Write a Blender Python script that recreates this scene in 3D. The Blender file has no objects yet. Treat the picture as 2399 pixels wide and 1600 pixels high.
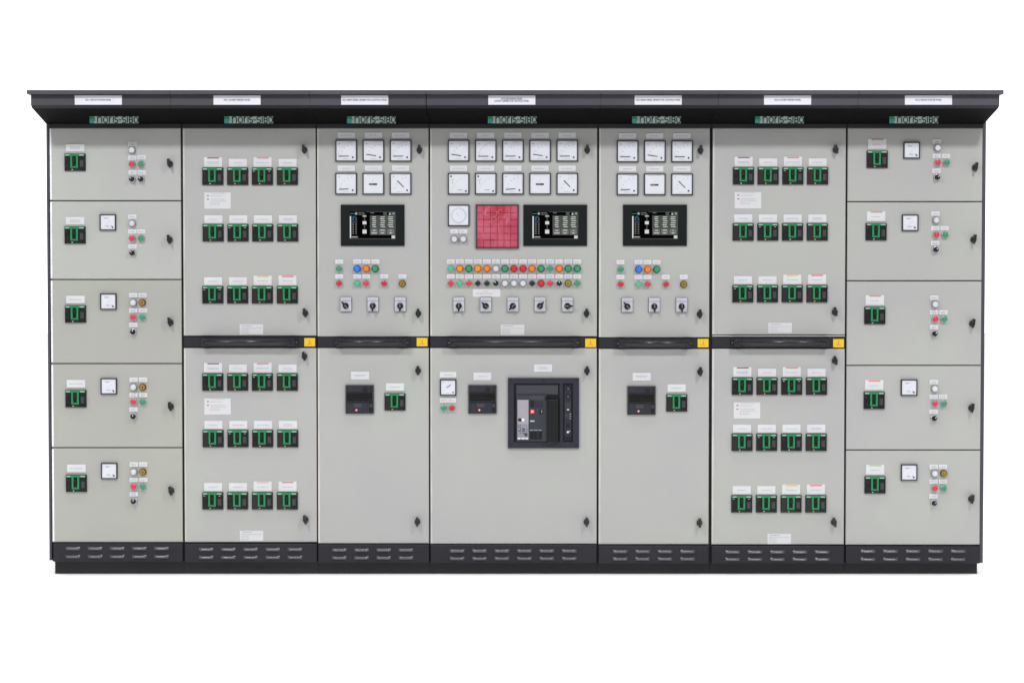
import bpy, bmesh, math, random
from mathutils import Vector
random.seed(7)
S = bpy.context.scene
COL = S.collection
U = 0.002                     # metres per photograph pixel on the door plane
D, TILT, ZC, F, CX, CY = 8.6, math.radians(1.7), 1.3515, 4300.0, 1199.5, 800.0
K = 2399 / 2351.0

def P(px, py, y=0.0):
    """a spot measured on the photograph, as x and z on the plane at depth y"""
    a = math.atan((py - CY) / F) + TILT
    z = ZC - (D + y) * math.tan(a)
    depth = (D + y) * math.cos(TILT) + (ZC - z) * math.sin(TILT)
    return (px - CX) * depth / F, z
def XM(px): return P(px, 785)[0]
def ZM(py, y=0.0): return P(CX, py, y)[1]

# ------------------------------------------------------------------ materials
M = {}
def lin(c):
    return tuple(((v / 255) / 12.92 if v / 255 <= .04045 else ((v / 255 + .055) / 1.055) ** 2.4) for v in c)
def mat(name, rgb, rough=.5, spec=.5, metal=0, emit=0, coat=0, noise=0, nscale=3., bump=0, bscale=200., rvar=0, tint=0):
    if name in M: return M[name]
    m = bpy.data.materials.new(name); m.use_nodes = True
    nt = m.node_tree; b = nt.nodes['Principled BSDF']
    b.inputs['Base Color'].default_value = (*rgb, 1); b.inputs['Roughness'].default_value = rough
    b.inputs['Specular IOR Level'].default_value = spec; b.inputs['Metallic'].default_value = metal
    b.inputs['Coat Weight'].default_value = coat
    if emit:
        b.inputs['Emission Color'].default_value = (*rgb, 1); b.inputs['Emission Strength'].default_value = emit
        b.inputs['Base Color'].default_value = (.0005, .0005, .0005, 1)
    if noise or bump or rvar or tint:
        tc = nt.nodes.new('ShaderNodeTexCoord')
        geo = nt.nodes.new('ShaderNodeNewGeometry')
    if noise or tint:
        n = nt.nodes.new('ShaderNodeTexNoise'); n.inputs['Scale'].default_value = nscale; n.inputs['Detail'].default_value = 3
        nt.links.new(geo.outputs['Position'], n.inputs['Vector'])
        r = nt.nodes.new('ShaderNodeValToRGB')
        lo = [max(0, v * (1 - noise)) for v in rgb]; hi = [min(1, v * (1 + noise)) for v in rgb]
        if tint:
            lo = [lo[0] * (1 + tint * .5), lo[1], lo[2] * (1 + tint)]; hi = [hi[0] * (1 - tint * .3), hi[1] * (1 + tint * .3), hi[2] * (1 - tint)]
        r.color_ramp.elements[0].position = .35; r.color_ramp.elements[1].position = .65
        r.color_ramp.elements[0].color = (*lo, 1); r.color_ramp.elements[1].color = (*[min(1, v) for v in hi], 1)
        nt.links.new(n.outputs['Fac'], r.inputs['Fac']); nt.links.new(r.outputs['Color'], b.inputs['Base Color'])
    if rvar:
        n2 = nt.nodes.new('ShaderNodeTexNoise'); n2.inputs['Scale'].default_value = 9
        nt.links.new(geo.outputs['Position'], n2.inputs['Vector'])
        mr = nt.nodes.new('ShaderNodeMapRange'); mr.inputs['To Min'].default_value = rough - rvar; mr.inputs['To Max'].default_value = rough + rvar
        nt.links.new(n2.outputs['Fac'], mr.inputs['Value']); nt.links.new(mr.outputs['Result'], b.inputs['Roughness'])
    if bump:
        n3 = nt.nodes.new('ShaderNodeTexNoise'); n3.inputs['Scale'].default_value = bscale; n3.inputs['Detail'].default_value = 2
        nt.links.new(geo.outputs['Position'], n3.inputs['Vector'])
        bp = nt.nodes.new('ShaderNodeBump'); bp.inputs['Strength'].default_value = bump; bp.inputs['Distance'].default_value = .002
        nt.links.new(n3.outputs['Fac'], bp.inputs['Height']); nt.links.new(bp.outputs['Normal'], b.inputs['Normal'])
    M[name] = m; return m

def paint(name, rgb): return mat(name, rgb, rough=.45, spec=.3, noise=.03, nscale=1.7, bump=.12, bscale=260, rvar=.12, tint=.035)
DOORC = (.380, .380, .374)
paint('door_grey', DOORC)
paint('door_grey_warm', (.358, .357, .334))
paint('door_grey_pale', (.40, .405, .395))
paint('door_grey_green', (.379, .381, .374))
mat('charcoal', (.050, .049, .060), .42, .4, noise=.12, nscale=2.5, bump=.1, bscale=260, rvar=.08)
mat('soffit_shade', (.0035, .0035, .004), .7, .05)
mat('frame_black', (.012, .012, .016), .55, .25)
mat('vent_charcoal', (.017, .017, .022), .45, .25, noise=.12, nscale=2.5, rvar=.06)
mat('louvre_metal', (.085, .085, .10), .26, .6, metal=.35)
mat('plinth_black', (.020, .0185, .022), .5, .25, noise=.15, nscale=2.5)
mat('rail_black', (.018, .018, .023), .4, .3)
mat('handle_black', (.009, .009, .013), .3, .5)
mat('plate_white', (.68, .68, .74), .35, .3, noise=.02, nscale=12)
mat('label_white', (.59, .595, .625), .4, .3, noise=.03, nscale=14, tint=.03)
mat('sticker_white', (.57, .575, .59), .4, .3)
mat('ink', (.05, .05, .07), .6, .2)
mat('ink_soft', (.33, .33, .39), .6, .2)
mat('ink_pink', (.50, .35, .40), .6, .2)
mat('ink_red', (.33, .12, .16), .6, .2)
mat('bar_maroon', (.22, .035, .07), .5)
mat('bar_red', (.62, .10, .09), .5)
mat('bar_orange', (.60, .16, .09), .5)
mat('bar_yellow', (.62, .40, .10), .5)
mat('bar_green', (.28, .42, .18), .5)
mat('breaker_black', (.008, .008, .009), .4, .25, noise=.3, nscale=40)
mat('breaker_edge', (.014, .014, .017), .4, .3)
mat('breaker_cover', (.020, .015, .015), .35, .3)
mat('breaker_green', (.014, .215, .078), .35, .4)
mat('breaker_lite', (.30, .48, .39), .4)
mat('breaker_slot', (.002, .010, .004), .5, .3)
mat('breaker_tag', (.034, .030, .031), .4)
mat('mark_yellow', (.5, .33, .05), .5)
mat('mark_white', (.4, .42, .4), .5)
mat('bezel_black', (.018, .018, .026), .35, .5)
mat('meter_face', (.63, .64, .70), .3, .4, noise=.02, nscale=20, tint=.02)
mat('dial_ink', (.37, .38, .43), .6, .2)
mat('needle_black', (.035, .037, .05), .4, .3)
mat('bezel_metal', (.42, .42, .44), .25, .5, metal=.5)
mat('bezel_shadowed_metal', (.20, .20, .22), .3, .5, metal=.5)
mat('knob_black', (.010, .010, .012), .3, .5)
mat('switch_plate', (.50, .51, .57), .4, .3)
mat('switch_side', (.16, .16, .19), .5, .3)
mat('warning_yellow', (.72, .46, .012), .45)
mat('warning_mark', (.55, .10, .02), .5)
mat('screw_metal', (.45, .40, .20), .3, metal=.8)
mat('edge_lit_pale', (.50, .485, .45), .4, noise=.1, nscale=6)
mat('edge_lit_white', (.76, .76, .81), .4, noise=.1, nscale=6)
mat('seal_pale', (.5, .5, .5), .6)
mat('floor_white', (.93, .93, .93), .8, .1)
mat('acb_frame', (.021, .022, .033), .42, .28)
mat('acb_dark', (.006, .006, .010), .5, .3)
mat('acb_grey', (.045, .046, .055), .45, .3)
mat('acb_body', (.027, .033, .040), .4, .4)
mat('acb_cover', (.008, .009, .010), .35, .25)
mat('acb_panel', (.30, .28, .32), .4)
mat('acb_panel_low', (.22, .22, .28), .4)
mat('red_button', (.65, .03, .035), .35)
mat('trip_red', (.30, .03, .04), .4)
mat('red_button_mark', (.75, .35, .35), .35)
mat('sign_grey', (.40, .50, .46), .5, .3)
mat('sign_green', (.008, .24, .085), .5)
mat('sign_teal', (.055, .28, .33), .5)
mat('sign_ink', (.004, .022, .018), .6, .2)
mat('screen_frame', (.003, .0055, .006), .3, .28)
mt = mat('tile_red', (.48, .055, .10), .24, .6, coat=.5, noise=.18, nscale=7, bump=1., bscale=34)
for n_ in mt.node_tree.nodes:
    if n_.type == 'VALTORGB':
        n_.color_ramp.elements[0].color = (.36, .014, .034, 1); n_.color_ramp.elements[1].color = (.50, .085, .145, 1)
mat('film_crease', (.57, .15, .22), .3, .5)
mat('tile_groove', (.22, .03, .06), .5)
mat('annunciator_frame', (.06, .05, .065), .4, .4)
for nm, c, e in (('scr_white', (.75, .75, .75), .9), ('scr_grey', (.10, .11, .10), .8), ('scr_mid', (.20, .21, .20), .8), ('scr_text', (.62, .66, .62), .95),
                 ('scr_blue', (.01, .12, .26), .9), ('scr_green', (.02, .33, .17), .9), ('scr_line', (.10, .10, .10), .7), ('scr_black', (.0005, .0005, .0005), 1.)):
    mat(nm, c, .5, .01, emit=e)
LAMPS = {'green': ((.022, .26, .125), (.006, .06, .035)), 'mint': ((.05, .44, .24), (.03, .2, .12)), 'amber': ((.70, .27, .008), (.48, .07, .012)),
         'orange': ((.72, .19, .006), (.42, .07, .006)), 'white': ((.56, .57, .60), (.22, .23, .24)), 'red': ((.52, .012, .022), (.30, .006, .014)),
         'blue': ((.02, .16, .72), (.01, .06, .30)), 'pink': ((.64, .025, .062), (.4, .05, .08)), 'black': ((.012, .012, .015), (.03, .03, .03)),
         'key': ((.36, .20, .015), (.05, .035, .01)), 'olive': ((.32, .28, .02), (.06, .06, .01))}
for k, (a, b) in LAMPS.items():
    mat('lens_' + k, a, .3, .4); mat('ring_' + k, b, .35, .4)

# ------------------------------------------------------------------ mesh builder
class MB:
    def __init__(s): s.v, s.f, s.m, s.mats, s.sm = [], [], [], [], []
    def mi(s, m):
        if m not in s.mats: s.mats.append(m)
        return s.mats.index(m)
    def add(s, vs, fs, m, smooth=False):
        o = len(s.v); s.v += vs; i = s.mi(m)
        for f in fs: s.f.append([o + k for k in f]); s.m.append(i); s.sm.append(smooth)
    def box(s, x0, x1, y0, y1, z0, z1, m):
        s.add([(x0, y0, z0), (x1, y0, z0), (x1, y0, z1), (x0, y0, z1), (x0, y1, z0), (x1, y1, z0), (x1, y1, z1), (x0, y1, z1)],
              [(0, 1, 2, 3), (5, 4, 7, 6), (4, 0, 3, 7), (1, 5, 6, 2), (3, 2, 6, 7), (4, 5, 1, 0)], m)
    def bbox(s, x0, x1, yf, yb, z0, z1, m, c=.001, cl=None, cr=None, ct=None, cb=None):
        """box with chamfered front edges; yf is the front"""
        cl = c if cl is None else cl; cr = c if cr is None else cr; ct = c if ct is None else ct; cb = c if cb is None else cb
        ym = yf + min(c if c else .001, (yb - yf) * .8)
        vs = [(x0 + cl, yf, z0 + cb), (x1 - cr, yf, z0 + cb), (x1 - cr, yf, z1 - ct), (x0 + cl, yf, z1 - ct),
              (x0, ym, z0), (x1, ym, z0), (x1, ym, z1), (x0, ym, z1), (x0, yb, z0), (x1, yb, z0), (x1, yb, z1), (x0, yb, z1)]
        s.add(vs, [(0, 1, 2, 3), (4, 5, 1, 0), (5, 6, 2, 1), (6, 7, 3, 2), (7, 4, 0, 3), (8, 9, 5, 4), (9, 10, 6, 5), (10, 11, 7, 6), (11, 8, 4, 7), (9, 8, 11, 10)], m)
    def lathe(s, cx, cz, prof, m, n=24, sx=1., smooth=True, capm=None):
        """prof: list of (r, y) from back to front, axis along y"""
        vs, fs = [], []
        for r, y in prof:
            for k in range(n):
                a = 2 * math.pi * k / n; vs.append((cx + r * math.cos(a) * sx, y, cz + r * math.sin(a)))
        for j in range(len(prof) - 1):
            for k in range(n):
                k2 = (k + 1) % n; fs.append((j * n + k, j * n + k2, (j + 1) * n + k2, (j + 1) * n + k))
        s.add(vs, fs, m, smooth)
        o = len(s.v) - n; s.f.append([o + k for k in range(n)]); s.m.append(s.mi(capm or m)); s.sm.append(False)
    def prism(s, pts, y0, y1, m):
        """2-D outline in x,z made solid from y0 (front) to y1 (back)"""
        n = len(pts)
        vs = [(x, y0, z) for x, z in pts] + [(x, y1, z) for x, z in pts]
        fs = [tuple(range(n)), tuple(reversed(range(n, 2 * n)))] + [(k, (k + 1) % n, n + (k + 1) % n, n + k) for k in range(n)]
        s.add(vs, fs, m)
    def xprism(s, pts, x0, x1, m):
        n = len(pts)
        vs = [(x0, y, z) for y, z in pts] + [(x1, y, z) for y, z in pts]
        fs = [tuple(range(n)), tuple(reversed(range(n, 2 * n)))] + [(k, (k + 1) % n, n + (k + 1) % n, n + k) for k in range(n)]
        s.add(vs, fs, m)
    def ribbon(s, pts, t, y, m, th=.0004):
        """a stroke of width t along the points"""
        L, R = [], []
        for i, p in enumerate(pts):
            p = Vector(p)
            a = (p - Vector(pts[i - 1])).normalized() if i else None
            b = (Vector(pts[i + 1]) - p).normalized() if i < len(pts) - 1 else None
            d = (a + b).normalized() if a and b and (a + b).length > .05 else (a or b)
            nrm = Vector((-d.y, d.x)); k = 1.
            if a and b: k = 1 / max(.5, nrm.dot(Vector((-a.y, a.x))))
            if not a: p = p - d * 0
            L.append(tuple(p + nrm * t / 2 * k)); R.append(tuple(p - nrm * t / 2 * k))
        for i in range(len(pts) - 1):
            q = [L[i], R[i], R[i + 1], L[i + 1]]
            s.add([(x, y, z) for x, z in q], [(0, 1, 2, 3)], m)
    def tube(s, pts, r, m, n=14):
        """round bar through 3-D points"""
        vs, fs = [], []
        for i, p in enumerate(pts):
            p = Vector(p); a = Vector(pts[max(i - 1, 0)]); b = Vector(pts[min(i + 1, len(pts) - 1)])
            d = (b - a).normalized(); u = d.cross(Vector((0, 0, 1)))
            if u.length < .01: u = Vector((1, 0, 0))
            u.normalize(); w = d.cross(u)
            for k in range(n):
                t = 2 * math.pi * k / n; q = p + u * r * math.cos(t) + w * r * math.sin(t); vs.append(tuple(q))
        for i in range(len(pts) - 1):
            for k in range(n):
                k2 = (k + 1) % n; fs.append((i * n + k, i * n + k2, (i + 1) * n + k2, (i + 1) * n + k))
        s.add(vs, fs, m, True)
        o = len(s.v); N = len(pts) * n
        s.f.append([o - N + k for k in range(n)]); s.m.append(s.mi(m)); s.sm.append(False)
        s.f.append([o - 1 - k for k in range(n)]); s.m.append(s.mi(m)); s.sm.append(False)
    def mesh(s, name):
        me = bpy.data.meshes.new(name)
        me.from_pydata(s.v, [], s.f)
        for m in s.mats: me.materials.append(M[m])
        for i, p in enumerate(me.polygons): p.material_index = s.m[i]; p.use_smooth = s.sm[i]
        bm = bmesh.new(); bm.from_mesh(me)
        bmesh.ops.recalc_face_normals(bm, faces=bm.faces[:]) if False else None
        bm.free(); me.update(); return me

CACHE = {}
def cached(key, fn):
    if key not in CACHE: CACHE[key] = fn().mesh(key if isinstance(key, str) else key[0])
    return CACHE[key]
WP = {}
def put(name, me, parent, pos, label=None):
    """link a mesh as a part; pos is in world metres"""
    o = bpy.data.objects.new(name, me); COL.objects.link(o)
    WP[o.name] = Vector(pos)
    if parent is not None:
        o.parent = parent; o.location = Vector(pos) - WP[parent.name]
    else: o.location = pos
    if label: o['label'] = label
    return o
def thing(name, label, cat, group, pos):
    o = bpy.data.objects.new(name, None); COL.objects.link(o); o.location = pos; o.empty_display_size = .2
    o['label'] = label; o['category'] = cat; o['group'] = group; WP[o.name] = Vector(pos); return o

# ------------------------------------------------------------------ small kinds
def dashes(b, x0, x1, z, h, y, m, rnd, fill=.75):
    """unreadably small print: short word-long strokes on one line"""
    x = x0
    while x < x1 - U * 1.5:
        w = min(rnd.uniform(2.2, 7.5) * U, x1 - x)
        b.add([(x, y, z - h / 2), (x + w, y, z - h / 2), (x + w, y, z + h / 2), (x, y, z + h / 2)], [(0, 1, 2, 3)], m)
        x += w + rnd.uniform(.8, 1.4) * U

def label_mesh(w, h, bar, lines, seed, ink='ink_soft'):
    def f():
        rnd = random.Random(seed); b = MB(); W, H = w * U / 2, h * U / 2
        b.bbox(-W, W, -.0025, 0, -H, H, 'label_white', c=.0006)
        y = -.0029
        if bar:
            b.box(-W * .62, W * .66, -.0032, -.0026, H - 3.4 * U, H - .9 * U, bar)
        zc = -1.2 * U if bar else 0
        for k in range(lines):
            hw = W * rnd.uniform(.45, .72)
            z = zc + (k - (lines - 1) / 2) * -3.2 * U
            dashes(b, -hw, hw, z, 1.15 * U, y, ink, rnd)
        return b
    return cached(('label_plate', w, h, bar, lines, seed, ink), f)

def add_label(par, px, py, w, h, bar=None, lines=1, seed=None, ink='ink_soft'):
    x, z = P(px, py); seed = (int(px) * 7 + int(py)) % 9 if seed is None else seed
    return put('label_plate', label_mesh(w, h, bar, lines, seed, ink), par, (x, 0, z))

def sticker_mesh(kind):
    def f():
        rnd = random.Random(3); b = MB()
        if kind == 'info':
            W, H = 31 * U, 19 * U
            b.box(-W, W, -.001, 0, -H, H, 'sticker_white')
            for k, (a, c, z) in enumerate(((-14, 17, 16.5), (-16, 12, 11), (-16, 19, 3), (-16, 20, -1), (-18, 5, -5), (-18, 6, -9))):
                dashes(b, a * U, c * U, z * U, 1.1 * U, -.0015, 'dial_ink', rnd)
            for z in (11.5, 3): b.add([(-25 * U, -.0015, (z - 1.2) * U), (-20 * U, -.0015, (z - 1.2) * U), (-20 * U, -.0015, (z + 1.2) * U), (-25 * U, -.0015, (z + 1.2) * U)], [(0, 1, 2, 3)], 'ink_red')
        elif kind == 'rating':
            W, H = 27.5 * U, 12 * U
            b.box(-W, W, -.001, 0, -H, H, 'sticker_white')
            dashes(b, -22 * U, 1 * U, 8.6 * U, 1.7 * U, -.0015, 'ink_soft', rnd)
            for z in (3.5, 0, -4, -8): dashes(b, -24 * U, (24 if z > 3 else -6) * U, z * U, 1. * U, -.0015, 'dial_ink', rnd)
        else:
            W, H = 32 * U, 9 * U
            b.box(-W, W, -.001, 0, -H, H, 'label_white')
            dashes(b, -26 * U, 14 * U, -1 * U, 1.6 * U, -.0015, 'ink_pink', rnd)
            dashes(b, -8 * U, 4 * U, 4 * U, 1.2 * U, -.0015, 'ink_pink', rnd)
        return b
    return cached('sticker_' + kind, f)

def breaker(par, px, py, flip=0, variant=0, label=None):
    x, z = P(px, py)
    def body():
        b = MB(); W, H = 24.5 * U, 20.2 * U
        L = lambda a: -W + a * U
        T = lambda a: H - a * U
        b.bbox(-W, W, -.010, 0, -H, H, 'breaker_edge', c=.0015)
        cov = ['breaker_black', 'breaker_cover', 'breaker_black'][variant]
        b.box(L(2), L(13.8), -.0115, -.0101, T(38), T(6.5), cov)                        # side covers
        b.box(L(33.2), L(46.8), -.0115, -.0101, T(38), T(6.5), 'breaker_black')
        b.box(L(36.5), L(44.5), -.0125, -.0116, T(31), T(15.5), 'breaker_tag')
        b.box(L(17), L(20), -.0125, -.0101, T(38.6), T(36.4), 'mark_yellow' if variant else 'mark_white')
        b.box(L(25), L(30), -.0122, -.0101, T(38), T(37), 'breaker_tag')
        if variant == 2:
            b.box(L(3), L(7.5), -.0122, -.0116, T(9), T(7.8), 'mark_white'); b.box(L(39), L(43), -.0122, -.0116, T(9), T(7.8), 'mark_white')
        if variant == 0:
            b.box(L(4), L(9.5), -.0122, -.0116, T(29), T(28.2), 'breaker_tag'); b.box(L(3.5), L(6), -.0122, -.0116, T(13), T(11), 'breaker_tag')
        return b
    def collar():
        b = MB(); W, H = 24.5 * U, 20.2 * U
        L = lambda a: -W + a * U
        T = lambda a: H - a * U
        y0, y1 = -.0165, -.0101
        b.bbox(L(1.6), L(46.5), -.0135, y1, T(5.6), T(1.2), 'breaker_green', c=.0006)
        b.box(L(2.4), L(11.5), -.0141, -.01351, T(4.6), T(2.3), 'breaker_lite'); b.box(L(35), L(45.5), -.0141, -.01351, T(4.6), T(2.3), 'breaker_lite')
        b.bbox(L(14.6), L(18.9), y0, y1, T(33.4), T(5.7), 'breaker_green', c=.0008)
        b.bbox(L(27.6), L(32), y0, y1, T(33.4), T(5.7), 'breaker_green', c=.0008)
        b.bbox(L(18.95), L(27.55), y0, y1, T(33.4), T(29.8), 'breaker_green', c=.0008)
        b.box(L(18.95), L(27.55), -.0108, -.0101, T(29.75), T(5.7), 'breaker_slot')
        return b
    def lever():
        b = MB()
        b.bbox(-3.2 * U, 3.2 * U, -.022, -.0108, -4.5 * U, 4.8 * U, 'breaker_slot', c=.0012)
        b.bbox(-2.2 * U, 2.2 * U, -.0135, -.0108, -9.5 * U, -4.6 * U, 'breaker_slot', c=.001)
        return b
    o = put('circuit_breaker', cached(('circuit_breaker', variant), body), par, (x, 0, z), label)
    put('green_collar', cached('green_collar', collar), o, (x, 0, z))
    put('toggle_lever', cached('toggle_lever', lever), o, (x - (1.2 + .35 * ((int(px) + int(py)) % 3 - 1)) * U, 0, z + (5.2 - .5 * ((int(px) * 3 + int(py)) % 3)) * U))
    return o

def arc(cx, cz, r, a0, a1, n=14): return [(cx + r * math.cos(math.radians(a0 + (a1 - a0) * k / n)), cz + r * math.sin(math.radians(a0 + (a1 - a0) * k / n))) for k in range(n + 1)]

def meter(par, px, py, size, kind, label=None):
    x, z = P(px, py); s = size * U
    R = lambda u, v: (-s / 2 + u * s, s / 2 - v * s)      # face fractions -> metres
    def face():
        b = MB(); e = s / 2 - .0045; yf = -.0075
        b.box(-e, e, yf, -.001, -e, e, 'meter_face'); rnd = random.Random(5 + len(kind)); y = yf - .0004
        dk = 'dial_ink'
        if kind in ('flat', 'tilt', 'rise', 'mid', 'wide', 'amp'):
            if kind != 'wide':
                for t in (0.05, .27, .5, .74, .97):
                    a = math.radians(176 - 84 * t); cx, cz = R(.80, .77); r = s * .56
                    px_, pz_ = cx + r * math.cos(a), cz + r * math.sin(a)
                    b.ribbon([(px_ - s * .03, pz_), (px_ + s * .03, pz_)], s * .03, y, dk)
            else: b.ribbon(arc(*R(.80, .77), s * .62, 178, 92), s * .014, y, 'dial_ink')
            b.ribbon(arc(*R(.80, .77), s * .665, 178, 92), s * .008, y, 'dial_ink') if kind == 'flat' else None
            b.ribbon([R(.14, .17), R(.22, .17)], s * .04, y, dk); b.ribbon([R(.5, .10), R(.86, .10)], s * .015, y, dk)
            b.ribbon([R(.34, .86), R(.60, .86)], s * .014, y, dk)
            b.lathe(*R(.80, .80), [(s * .042, yf), (s * .042, yf - .0015)], 'needle_black', n=14)
        if kind == 'dual':
            b.lathe(*R(.15, .16), [(s * .042, yf), (s * .042, yf - .0015)], 'needle_black', n=14)
            b.lathe(*R(.84, .84), [(s * .042, yf), (s * .042, yf - .0015)], 'needle_black', n=14)
            b.ribbon([R(.22, .34), R(.22, .53)], s * .022, y, 'dial_ink'); b.ribbon(arc(*R(.15, .16), s * .18, -100, -30, 8), s * .02, y, 'dial_ink')
            b.ribbon(arc(*R(.84, .84), s * .62, 178, 96), s * .008, y, 'dial_ink')
            b.ribbon([R(.45, .79), R(.67, .785)], s * .04, y, 'ink_soft')
        if kind == 'count':
            b.box(*[R(.30, 0)[0], R(.67, 0)[0]], yf - .001, yf - .0001, R(0, .565)[1], R(0, .485)[1], 'needle_black')
            b.ribbon([R(.46, .37), R(.50, .37)], s * .04, y, dk); b.ribbon([R(.2, .10), R(.8, .10)], s * .015, y, dk)
            b.ribbon([R(.33, .525), R(.5, .525)], s * .02, yf - .0014, 'ink_soft')
        if kind == 'sync':
            b.ribbon(arc(0, 0, s * .34, 0, 360, 40), s * .022, y, 'dial_ink'); b.ribbon(arc(0, 0, s * .30, 0, 360, 40), s * .008, y, 'dial_ink')
            b.ribbon([R(.40, .36), R(.5, .53)], s * .02, y, 'dial_ink')
        if kind == 'small':
            b.ribbon([R(.26, .245), R(.50, .24)], s * .055, y, 'ink_soft'); b.ribbon([R(.52, .24), R(.62, .24)], s * .02, y, dk)
            b.ribbon([R(.38, .735), R(.58, .74)], s * .05, y, 'ink_soft'); b.ribbon([R(.28, .735), R(.37, .735)], s * .02, y, dk)
            b.ribbon([R(.70, .71), R(.76, .77)], s * .07, y, 'ink_soft')
            b.ribbon(arc(*R(.8, .8), s * .42, 170, 100, 8), s * .01, y, dk)
            b.lathe(*R(.79, .80), [(s * .05, yf), (s * .05, yf - .0015)], 'needle_black', n=14)
        return b
    def bezel():
        b = MB(); o, i = s / 2, s / 2 - .0050
        ys, yb = -.011, 0
        for (x0, x1, z0, z1) in ((-o, o, i, o), (-o, o, -o, -i), (-o, -i, -i, i), (i, o, -i, i)):
            b.bbox(x0, x1, ys, yb, z0, z1, 'bezel_black', c=.0008)
        return b
    o = put('panel_meter', cached(('panel_meter', kind, size), face), par, (x, 0, z), label)
    put('bezel', cached(('meter_bezel', size), bezel), o, (x, 0, z))
    nd = {'flat': ((.15, .755), (.62, .745)), 'tilt': ((.17, .665), (.62, .735)), 'rise': ((.17, .765), (.61, .735)), 'mid': ((.34, .36), (.645, .655)),
          'wide': ((.15, .755), (.62, .755)), 'amp': ((.42, .50), (.66, .34))}.get(kind)
    if nd:
        def needle():
            b = MB(); th = s * .034; a, c = Vector(R(*nd[0])), Vector(R(*nd[1])); d = (c - a).normalized(); n = Vector((-d.y, d.x)) * th / 2
            b.prism([tuple(a - n), tuple(c - n), tuple(c + n), tuple(a + n)], -.0095, -.0088, 'needle_black'); return b
        put('needle', cached(('needle', kind, size), needle), o, (x, 0, z))
    return o

def lamp(par, px, py, c):
    x, z = P(px, py)
    def ring():
        b = MB(); b.lathe(0, 0, [(8.6 * U, 0), (8.6 * U, -.010), (8.2 * U, -.013), (7.4 * U, -.0145), (6.3 * U, -.0145)], 'ring_' + c, n=28); return b
    def lens():
        b = MB(); b.lathe(0, 0, [(6.6 * U, -.0144), (6.6 * U, -.0200), (6.0 * U, -.0225), (4.5 * U, -.0245), (2.2 * U, -.0254), (.5 * U, -.0256)], 'lens_' + c, n=28); return b
    o = put('indicator_lamp', cached(('indicator_lamp', c), ring), par, (x, 0, z), c + ' indicator lamp')
    put('lens', cached(('lens', c), lens), o, (x, 0, z)); return o
def push(par, px, py, c):
    x, z = P(px, py)
    def ring():
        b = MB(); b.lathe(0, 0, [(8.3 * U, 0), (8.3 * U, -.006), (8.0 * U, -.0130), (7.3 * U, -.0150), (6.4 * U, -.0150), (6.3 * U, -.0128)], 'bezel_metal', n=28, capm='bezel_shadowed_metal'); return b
    def cap():
        b = MB(); b.lathe(0, 0, [(6.0 * U, -.0127), (6.0 * U, -.0190), (5.5 * U, -.0204), (.5 * U, -.0206)], 'lens_' + c, n=28); return b
    o = put('push_button', cached(('push_button',), ring), par, (x, 0, z), c.replace('pink', 'bright red').replace('mint', 'light green') + ' push button')
    put('button_cap', cached(('button_cap', c), cap), o, (x, 0, z)); return o
def rotary(par, px, py, key=None, ang=35):
    """small selector (black) or key switch (brass face)"""
    x, z = P(px, py)
    def ring():
        b = MB(); b.lathe(0, 0, [(8.3 * U, 0), (8.3 * U, -.006), (8.0 * U, -.0120), (7.3 * U, -.0138), (6.2 * U, -.0138)], 'ring_' + key if key else 'bezel_metal', n=28); return b
    def cap():
        b = MB()
        if key:
            b.lathe(0, 0, [(6.2 * U, -.0138), (6.2 * U, -.018), (5.2 * U, -.0195)], 'lens_' + key, n=28)
            b.lathe(0, 0, [(2.6 * U, -.0195), (2.6 * U, -.022)], 'ring_' + key, n=16)
            b.bbox(-1.0 * U, 1.0 * U, -.030, -.022, -1.6 * U, 4.5 * U, 'lens_' + key, c=.0006)
        else:
            b.lathe(0, 0, [(6.2 * U, -.0138), (6.2 * U, -.018), (5.6 * U, -.0195)], 'knob_black', n=28)
            a = math.radians(ang); d = Vector((math.sin(a), math.cos(a))); n = Vector((-d.y, d.x)); w = 1.9 * U; l = 5.4 * U
            b.prism([tuple(-d * l - n * w), tuple(-d * l + n * w), tuple(d * l + n * w), tuple(d * l - n * w)][::-1], -.0285, -.0195, 'knob_black')
            b.prism([tuple(d * l * .25 - n * w * .4), tuple(d * l * .25 + n * w * .4), tuple(d * l * .9 + n * w * .4), tuple(d * l * .9 - n * w * .4)][::-1], -.0290, -.0286, 'plate_white')
        return b
    nm = 'key_switch' if key else 'selector_switch'
    o = put(nm, cached((nm, key), ring), par, (x, 0, z), 'yellow key switch' if key else 'black rotary selector')
    put('switch_knob', cached(('switch_knob', key, ang), cap), o, (x, 0, z)); return o

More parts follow.
